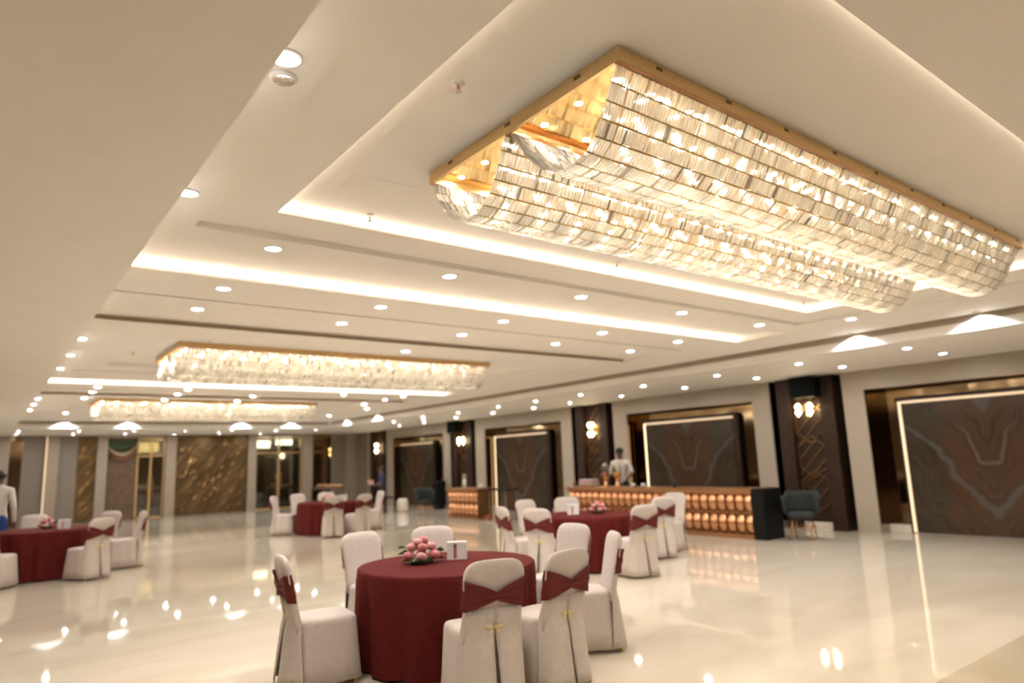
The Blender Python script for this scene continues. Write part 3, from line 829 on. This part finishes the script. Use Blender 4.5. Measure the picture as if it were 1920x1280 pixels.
def napkin_stand(x, y, z, rz, where):
    t = thing('napkin_stand', 'white open stand of pink napkins beside the roses %s' % where, 'napkin holder', (x, y, z), rz, 'white napkin stands')
    box('base_plate', (-.085, .085, -.04, .04, 0, .008), WHITEP, t)
    box('upright', (-.085, -.028, -.038, -.030, .008, .135), WHITEP, t, .003)
    box('upright', (.000, .085, -.038, -.030, .008, .135), WHITEP, t, .003)
    box('upright', (-.085, .085, .030, .038, .008, .135), WHITEP, t, .003)
    box('top_bar', (-.085, .085, -.038, .038, .135, .15), WHITEP, t, .003)
    box('napkin', (-.075, .075, -.02, .02, .008, .11), mat('napkin_coral', (.62, .22, .15), .8), t)
T1 = (3.25, 5.2); T2 = (7.4, 7.8); T3 = (7.05, 16.8); T4 = (.95, 14.2)
table_set(*T1, 'nearest the camera', [
    (2.19, 5.37, -8, 'covered chair alone on the open side of the nearest table'),
    (96, 1.10, 'covered chair across the nearest table, behind the roses'),
    (64, 1.10, 'covered chair across the nearest table, behind the napkin stand'),
    (4, 1.30, 'covered chair between the nearest table and the bar-side table, front to camera'),
    (-32, 1.18, 'covered chair seen edge-on at the nearest table'),
    (3.42, 4.15, 94, 'covered chair with sash at the nearest table, bar side of the front pair'),
    (2.88, 4.18, 76, 'covered chair with sash closest of all to the camera')], 1)
flowers(3.08, 5.34, .762, 'nearest the camera', 2, 1.45); napkin_stand(3.42, 5.30, .762, -.65, 'on the nearest table')
table_set(*T2, 'in front of the copper bar', [
    (165, 1.04, 'covered chair with sash outermost on the open side of the bar-side table'),
    (197, 1.06, 'covered chair with sash on the open side of the bar-side table, nearer the camera'),
    (94, 1.05, 'covered chair on the far side of the bar-side table, toward the open floor'),
    (61, 1.08, 'covered chair on the far side of the bar-side table, before the bar front'),
    (-100, 1.04, 'covered chair with sash at the bar-side table, first of the pair facing away'),
    (8.70, 7.62, 74, 'covered chair with sash at the bar-side table, second of the pair facing away'),
    (9.36, 7.92, 186, 'covered chair seen side-on at the bar-side table, closest to the black bar end')], 5)
flowers(7.55, 7.72, .762, 'in front of the copper bar', 7); napkin_stand(7.22, 7.92, .762, -.65, 'on the bar-side table')
table_set(*T3, 'far across the hall', [
    (142, 1.06, 'covered chair with sash alone on the open side of the far table'),
    (100, 1.20, 'covered chair behind the far table, toward the gilded wall'),
    (70, 1.15, 'covered chair behind the far table, behind its roses'),
    (-108, 1.05, 'covered chair with sash at the far table, first of the pair facing away'),
    (-76, 1.10, 'covered chair with sash at the far table, second of the pair facing away'),
    (-4, 1.05, 'covered chair at the far table, end nearest the man in navy')], 9)
flowers(7.05, 16.85, .762, 'far across the hall', 11); napkin_stand(7.4, 16.7, .762, -.65, 'on the far table')
table_set(*T4, 'beside the man in white', [
    (92, 1.25, 'covered chair behind the table beside the man in white'),
    (-60, 1.06, 'covered chair with sash beside the man in white, first of the pair facing away'),
    (40, 1.15, 'covered chair half hidden between two sashed chairs near the man in white'),
    (2, 1.20, 'covered chair with sash near the man in white, outermost toward the open floor'),
    (-125, 1.15, 'covered chair near the man in white, cut off by the picture edge')], 13)
flowers(1.0, 14.35, .762, 'beside the man in white', 15); napkin_stand(1.22, 14.05, .762, -.4, 'near the man in white')

# ================================================================== BARS
def petal_mesh(w, h):
    """curved copper petal: narrow waist at one end, bulging outward (-x)"""
    g = []
    for i in range(7):
        t = i/6; row = []
        for j in range(7):
            q = j/6*2-1
            ww = w/2*(.50+.48*math.sin(PI*t)**.8)
            row.append((-.085*math.sin(PI*t)*(1-.75*q*q)-.006, q*ww, t*h))
        g.append(row)
    return MB().sheet(g, (.006, 0, 0)).mesh('copper_petal', COPPER, True)
def bar_counter(x, y0, y1, h, ncol, label, end):
    t = thing('bar_counter', label, 'bar counter', (x, y0, 0), 0, 'copper fronted counters')
    w = y1-y0; d = .55
    box('body', (.06, d, .02, w-.02, .05, h-.06), WOODL, t)
    box('base_plinth', (.0, d, 0, w, 0, .08), COPPERD, t)
    box('countertop', (-.05, d+.03, -.02, w+.02, h-.06, h), COPPERD, t, .006)
    cw = w/ncol; hh = (h-.06-.08)/2
    pm = petal_mesh(cw*.97, hh*.98); bm_ = MB()
    for k in range(ncol):
        for rr in range(2):
            off = 0 if rr == 0 else 0
            obj('copper_petal', pm, t, (.055, (k+.5)*cw+off, .085+rr*hh))
    rail = MB().box(.02, .06, 0, w, .08+hh-.012, .08+hh+.012); rail.build('mid_rail', COPPER, t)
    box('top_band', (-.02, .06, 0, w, h-.11, h-.06), COPPER, t)
    if end: box('end_panel', (-.04, d, -.26, 0, 0, h), BLACK, t, .004)
    return t
bar_counter(11.45, 7.62, 12.7, .92, 25, 'long copper bar with petal front and black end panel', True)
bar_counter(11.25, 16.35, 17.9, .86, 7, 'small copper counter with petal front across the hall', False)
# things on the long bar
def dispenser(x, y, juice, lab):
    t = thing('juice_dispenser', lab, 'juice dispenser', (x, y, .92), 0, 'juice dispensers on the bar')
    MB().lathe([(.09, 0), (.09, .015), (.05, .03), (.045, .20), (.075, .22), (.075, .235)], 20).build('stand', COPPER, t, True)
    jr = MB().lathe([(.088, .238), (.102, .27), (.102, .44), (.075, .48)], 20, cap=False).build('jar', CLEARG, t, True)
    MB().lathe([(.085, .24), (.098, .27), (.098, .33)], 20).build('juice', juice, jr, True)
    MB().lathe([(.078, .48), (.06, .51), (.015, .525), (.018, .55)], 16).build('lid', CHR, t, True)
    MB().tube([(-.09, 0, .27), (-.14, 0, .27), (-.145, 0, .245)], .01).build('tap', CHR, t, True)
dispenser(11.72, 11.66, mat('red_juice', (.28, .05, .04), .3), 'glass dispenser of red juice on the long bar')
dispenser(11.72, 11.28, mat('orange_juice', (.75, .40, .05), .3), 'glass dispenser of orange juice on the long bar')
t = thing('cloth_stack', 'stack of folded pink and white cloths on the long bar', 'cloths', (11.75, 12.28, .92))
for k in range(4): box('folded_cloth', (-.14+.006*k, .14-.004*k, -.24+.01*k, .24-.012*k, .002+k*.042, .040+k*.042), (PINKL, SHIRTW, PINKL, SHIRTW)[k] if k else mat('salmon_cloth', (.50, .25, .17), .8), t, .012)
def cup(x, y, z, lab, col=WHITEP):
    t = tag(MB().lathe([(.028, 0), (.045, .03), (.05, .08), (.046, .08), (.040, .03), (.02, .012)], 18).build('cup', col, None, True, loc=(x, y, z)), lab, 'cup', 'cups on the bar')
    return t
cup(11.62, 10.72, .92, 'white cup on the bar beside the orange juice')
cup(11.62, 10.42, .92, 'white cup on the bar in front of the marble panel glow')
cup(11.62, 9.55, .92, 'small dark cup on the bar toward the black end panel', GREYCH)
t = thing('bottle', 'small red topped bottle on the end of the long bar', 'bottle', (11.6, 12.62, .92))
MB().lathe([(.032, 0), (.034, .10), (.014, .15)], 14).build('bottle_body', mat('bottle_glass', (.25, .18, .12), .2), t, True)
MB().lathe([(.015, .15), (.015, .18)], 12).build('cap', mat('red_cap', (.4, .04, .03), .5), t)
t = thing('pump_bottle', 'tall white pump bottle on the small copper counter', 'bottle', (11.45, 17.25, .86))
MB().lathe([(.055, 0), (.058, .02), (.055, .24), (.03, .28)], 18).build('bottle_body', SHIRTW, t, True)
MB().lathe([(.032, .28), (.05, .30), (.05, .36), (.02, .40)], 14).build('pump_head', mat('pump_grey', (.35, .30, .26), .5), t, True)
t = thing('dish', 'white cloth covered dish at the end of the small copper counter', 'dish', (11.55, 16.55, .86))
MB().lathe([(.05, 0), (.10, .02), (.11, .035)], 20).build('plate', WHITEP, t, True)
MB().sphere((0, 0, .06), .07, 8, (1, 1, .7)).build('cloth_dome', SHIRTW, t, True)
t = thing('side_table', 'narrow dark topped side table beside the small copper counter', 'table', (11.75, 15.75, 0))
box('table_top', (-.25, .25, -.42, .42, .80, .84), BLACK, t, .005)
for a in (-.2, .2):
    for b in (-.36, .36): box('leg', (a-.02, a+.02, b-.02, b+.02, 0, .80), BROWNW, t)
t = thing('floor_bundle', 'small red bundle on the floor by the small copper counter', 'bundle', (11.45, 16.1, 0))
MB().sphere((0, 0, .06), .07, 8, (1.2, 1.0, .8)).build('wrap', mat('red_wrap', (.45, .07, .035), .6), t, True)
MB().tube([(0, 0, .11), (.02, .01, .15)], [.02, .008]).build('knot', mat('red_wrap'), t, True)

# ================================================================== ARMCHAIRS and corner furniture
def tub_chair(x, y, rz, lab):
    t = thing('tub_armchair', lab, 'armchair', (x, y, 0), rz, 'slate tub armchairs')
    # wrapped back: arc band
    g = []
    for i in range(17):
        a = -.15*PI+1.3*PI*i/16; row = []
        for j in range(5):
            z = .45+.40*(j/4)*(1 if 3 < i < 13 else .8); rr = .31+.03*j/4
            row.append((rr*math.cos(a+PI), rr*math.sin(a+PI)*.95, z))
        g.append(row)
    gi = [[(p[0]*.84, p[1]*.84, p[2]) for p in row] for row in g]
    b = MB(); n = len(g); m_ = 5
    ring = [list(g[i])+list(reversed(gi[i])) for i in range(n)]
    b.rings(ring); b.build('backrest', GREYCH, t, True)
    MB().lathe([(.24, .38), (.265, .40), (.265, .46), (.22, .49)], 28).build('seat', GREYCH, t, True)
    for k in range(4):
        a = PI/4+k*PI/2
        MB().tube([(.19*math.cos(a), .19*math.sin(a), .40), (.26*math.cos(a), .26*math.sin(a), 0)], [.018, .011], 10).build('leg', COPPERD, t, True)
    MB().tube([(.22*math.cos(2*PI*k/24), .22*math.sin(2*PI*k/24), .22) for k in range(25)], .008, 6, False).build('foot_ring', COPPERD, t, True)
tub_chair(11.95, 6.95, PI*.60, 'slate tub armchair with copper legs beside the black bar end')
tub_chair(11.35, 19.4, PI*.95, 'slate tub armchair with copper legs far off before the last marble panel')
t = thing('floor_speaker', 'tall black floor speaker beside the last marble panel', 'loudspeaker', (13.15, 21.45, 0))
box('cabinet', (-.16, .16, -.2, .2, .12, .98), BLACK, t, .015); box('stand', (-.12, .12, -.15, .15, 0, .12), BLACK, t)
box('speaker_grille', (-.172, -.16, -.17, .17, .18, .92), mat('speaker_mesh'), t)
def low_table(x, y, w, d, h, lab, m_):
    t = thing('low_table', lab, 'table', (x, y, 0)); box('table_top', (-w/2, w/2, -d/2, d/2, h-.04, h), m_, t, .006)
    for a in (-1, 1):
        for b in (-1, 1): box('leg', (a*(w/2-.05)-.02, a*(w/2-.05)+.02, b*(d/2-.05)-.02, b*(d/2-.05)+.02, 0, h-.04), m_, t)
low_table(11.6, 22.6, .5, .8, .5, 'low black table beside the man in navy', BLACK)
low_table(11.2, 26.6, .6, 2.6, .80, 'long brown serving table against the white slats in the corner', BROWNW)
t = thing('white_stool', 'white drum stool on the floor beside the man in navy', 'stool', (11.75, 21.6, 0))
MB().lathe([(.16, 0), (.19, .06), (.19, .36), (.16, .42)], 22).build('drum', SHIRTW, t, True); MB().lathe([(.165, .42), (.15, .45)], 22).build('cushion', WHITEP, t, True)
rg = random.Random(4)
for k in range(5):
    t = thing('serving_tray', '%s brown serving dish on the long corner table, counted from the camera' % ORD[k], 'dish', (11.2, 25.6+k*.5, .80), 0, 'serving dishes on the corner table')
    MB().lathe([(.10, 0), (.17, .02), (.19, .07), (.18, .07)], 20).build('pan', BROWNW, t, True)
    MB().lathe([(.175, .07), (.15, .12), (.05, .155), (.02, .175)], 20).build('lid', COPPERD, t, True)

# ================================================================== PEOPLE
def person(name, label, loc, rz, sk, edges, parts, mats_, hair_c, hair_r, face_dir):
    """sk: joint -> (x,y,z,r); edges list of (a,b); parts: edge -> material index; one continuous skinned body"""
    t = thing(name, label, 'person', loc, rz)
    names = list(sk); me = bpy.data.meshes.new('body_skeleton')
    me.from_pydata([sk[n][:3] for n in names], [(names.index(a), names.index(b)) for a, b in edges], [])
    o = bpy.data.objects.new('body_skeleton', me); COL.objects.link(o)
    m1 = o.modifiers.new('skin', 'SKIN'); m1.use_smooth_shade = True
    m2 = o.modifiers.new('sub', 'SUBSURF'); m2.levels = 2; m2.render_levels = 2
    for i, n in enumerate(names):
        sv = me.skin_vertices[0].data[i]; rr = sk[n][3]
        sv.radius = (rr, rr) if not isinstance(rr, tuple) else rr
        sv.use_root = (n == 'pelvis')
    bpy.context.view_layer.update()
    dg = bpy.context.evaluated_depsgraph_get(); ev = o.evaluated_get(dg)
    bm_ = bpy.data.meshes.new_from_object(ev)
    bpy.data.objects.remove(o)
    bm_.materials.clear()
    for m_ in mats_: bm_.materials.append(m_)
    segs = [(Vector(sk[a][:3]), Vector(sk[b][:3]), parts.get((a, b), 0)) for a, b in edges]
    for p in bm_.polygons:
        c_ = p.center; best = (9, 0)
        for a, b, mi in segs:
            d = b-a; tt = max(0, min(1, (c_-a).dot(d)/max(d.length_squared, 1e-9))); dist = (c_-(a+d*tt)).length
            if dist < best[0]: best = (dist, mi)
        p.material_index = best[1]; p.use_smooth = True
    obj('body', bm_, t)
    h = MB(); h.sphere(hair_c, hair_r, 10, (1, 1.08, .95)); h.build('hair', HAIR, t, True)
    # face details
    fx, fy = face_dir; hx, hy, hz = sk['head'][:3]; px, py = -fy, fx
    MB().sphere((hx+fx*.098, hy+fy*.098, hz-.005), .016, 6, (1, 1, 1.5)).build('nose', SKIN, t, True)
    for s in (-1, 1):
        MB().sphere((hx+fx*.086+px*s*.032, hy+fy*.086+py*s*.032, hz+.025), .011, 6).build('eye', HAIR, t, True)
        MB().sphere((hx+px*s*.085, hy+py*s*.085, hz+.005), .024, 6, (.6, .6, 1.2)).build('ear', SKIN, t, True)
    MB().sphere((hx+fx*.086, hy+fy*.086, hz-.05), .018, 6, (1, 1, .4)).build('mouth', mat('lips', (.12, .04, .03), .5), t, True)
    return t
def skeleton(H, la, ra, stride=0.0, lean=0.0):
    """standing figure facing +Y; la/ra = (elbow, wrist, finger direction)"""
    k = H/1.75
    def P(x, y, z, r): return (x*k, (y+lean*max(0, z-.9))*k, z*k, r*k)
    sk = {'pelvis': P(0, 0, .95, .145), 'waist': P(0, .01, 1.08, .135), 'chest': P(0, .01, 1.28, .155), 'collar': P(0, 0, 1.42, .12), 'neck': P(0, .01, 1.50, .055),
          'jaw': P(0, .03, 1.565, .066), 'head': P(0, .03, 1.645, .092), 'crown': P(0, .025, 1.71, .06)}
    e = [('pelvis', 'waist'), ('waist', 'chest'), ('chest', 'collar'), ('collar', 'neck'), ('neck', 'jaw'), ('jaw', 'head'), ('head', 'crown')]
    for s, n, arm in ((-1, 'l', la), (1, 'r', ra)):
        st = s*stride
        sk['hip'+n] = P(s*.095, 0, .88, .092); sk['knee'+n] = P(s*.10, .03+st*.5, .50, .060); sk['ank'+n] = P(s*.10, st-.02, .10, .044); sk['heel'+n] = P(s*.10, st, .04, .038); sk['toe'+n] = P(s*.11, st+.17, .03, .032)
        sk['sh'+n] = P(s*.185, 0, 1.41, .068)
        (ex, ey, ez), (wx, wy, wz), (dx, dy, dz) = arm
        sk['el'+n] = P(s*ex, ey, ez, .046); sk['wr'+n] = P(s*wx, wy, wz, .032); sk['palm'+n] = P(s*(wx+dx*.06), wy+dy*.06, wz+dz*.06, .034)
        e += [('pelvis', 'hip'+n), ('hip'+n, 'knee'+n), ('knee'+n, 'ank'+n), ('ank'+n, 'heel'+n), ('heel'+n, 'toe'+n), ('collar', 'sh'+n), ('sh'+n, 'el'+n), ('el'+n, 'wr'+n), ('wr'+n, 'palm'+n)]
        for i in range(4):
            ln = (.085, .095, .09, .072)[i]; off = (i-1.5)*.019
            sk['f%d%s' % (i, n)] = P(s*(wx+dx*(.06+ln*.6))+0, wy+dy*(.06+ln*.6)+off*(1 if abs(dz) > .5 else .3), wz+dz*(.06+ln*.6)-(0 if abs(dz) > .5 else off), .010)
            sk['g%d%s' % (i, n)] = P(s*(wx+dx*(.06+ln)-.012), wy+dy*(.06+ln)+off, wz+dz*(.06+ln)-.01, .008)
            e += [('palm'+n, 'f%d%s' % (i, n)), ('f%d%s' % (i, n), 'g%d%s' % (i, n))]
        sk['th'+n] = P(s*(wx-.02), wy+.045, wz+dz*.05, .010); sk['tt'+n] = P(s*(wx-.02), wy+.06, wz+dz*.085, .009)
        e += [('wr'+n, 'th'+n), ('th'+n, 'tt'+n)]
    parts = {}
    for a, b in e:
        if a in ('neck', 'jaw', 'head') or a[:2] in ('wr',) or a.startswith(('palm', 'f', 'th')): parts[(a, b)] = 2
        elif a.startswith(('hip', 'knee')) or b.startswith('hip'): parts[(a, b)] = 1
        elif a.startswith(('ank', 'heel')): parts[(a, b)] = 3
        else: parts[(a, b)] = 0
    return sk, e, parts
DOWNARM = ((.25, -.03, 1.13), (.25, .05, .88), (0, .1, -1))
SHOE = mat('black_shoe', (.01, .01, .01), .4)
# waiter behind the bar, facing the hall, leaning on his hand
sk, e, pt = skeleton(1.80, ((.30, .10, 1.18), (.26, .32, 1.05), (0, .9, -.3)), ((.30, .02, 1.14), (.30, .25, 1.0), (0, .8, -.5)), 0, .10)
for a, b in e:
    if a.startswith('el'): pt[(a, b)] = 2
person('person', 'man in a white shirt standing behind the long bar beside the juice', (12.35, 11.72, 0), PI*.62, sk, e, pt, [SHIRTW, TROUS, SKIN, SHOE], (0, .09, 1.735), .098, (0, 1))
# man in navy, walking away with dishes in his hands
sk, e, pt = skeleton(1.58, ((.26, -.02, 1.15), (.24, .22, 1.05), (0, .9, .1)), ((.26, -.02, 1.15), (.24, .22, 1.05), (0, .9, .1)), .16, .04)
for a, b in e:
    if a.startswith('el'): pt[(a, b)] = 2
person('person', 'man in a navy shirt and dark trousers walking beyond the far table', (11.05, 21.75, 0), PI*.28, sk, e, pt, [SHIRTB, TROUS, SKIN, SHOE], (0, .02, 1.52), .088, (0, 1))
t = thing('dish_stack', 'white dishes carried by the man in navy', 'dish', (10.72, 21.95, .98))
MB().lathe([(.05, 0), (.11, .03), (.12, .05), (.11, .05)], 20).build('bowl', SHIRTW, t, True); MB().lathe([(.05, .05), (.10, .08), (.11, .12), (.10, .14)], 20).build('lid', PINKL, t, True)
# man in white at the edge of the picture
sk, e, pt = skeleton(1.76, DOWNARM, DOWNARM, .05)
person('person', 'man in a white shirt standing at the picture edge beside a round table', (.30, 14.95, 0), -.3, sk, e, pt, [SHIRTW, JEANS, SKIN, SHOE], (0, .005, 1.69), .097, (0, 1))
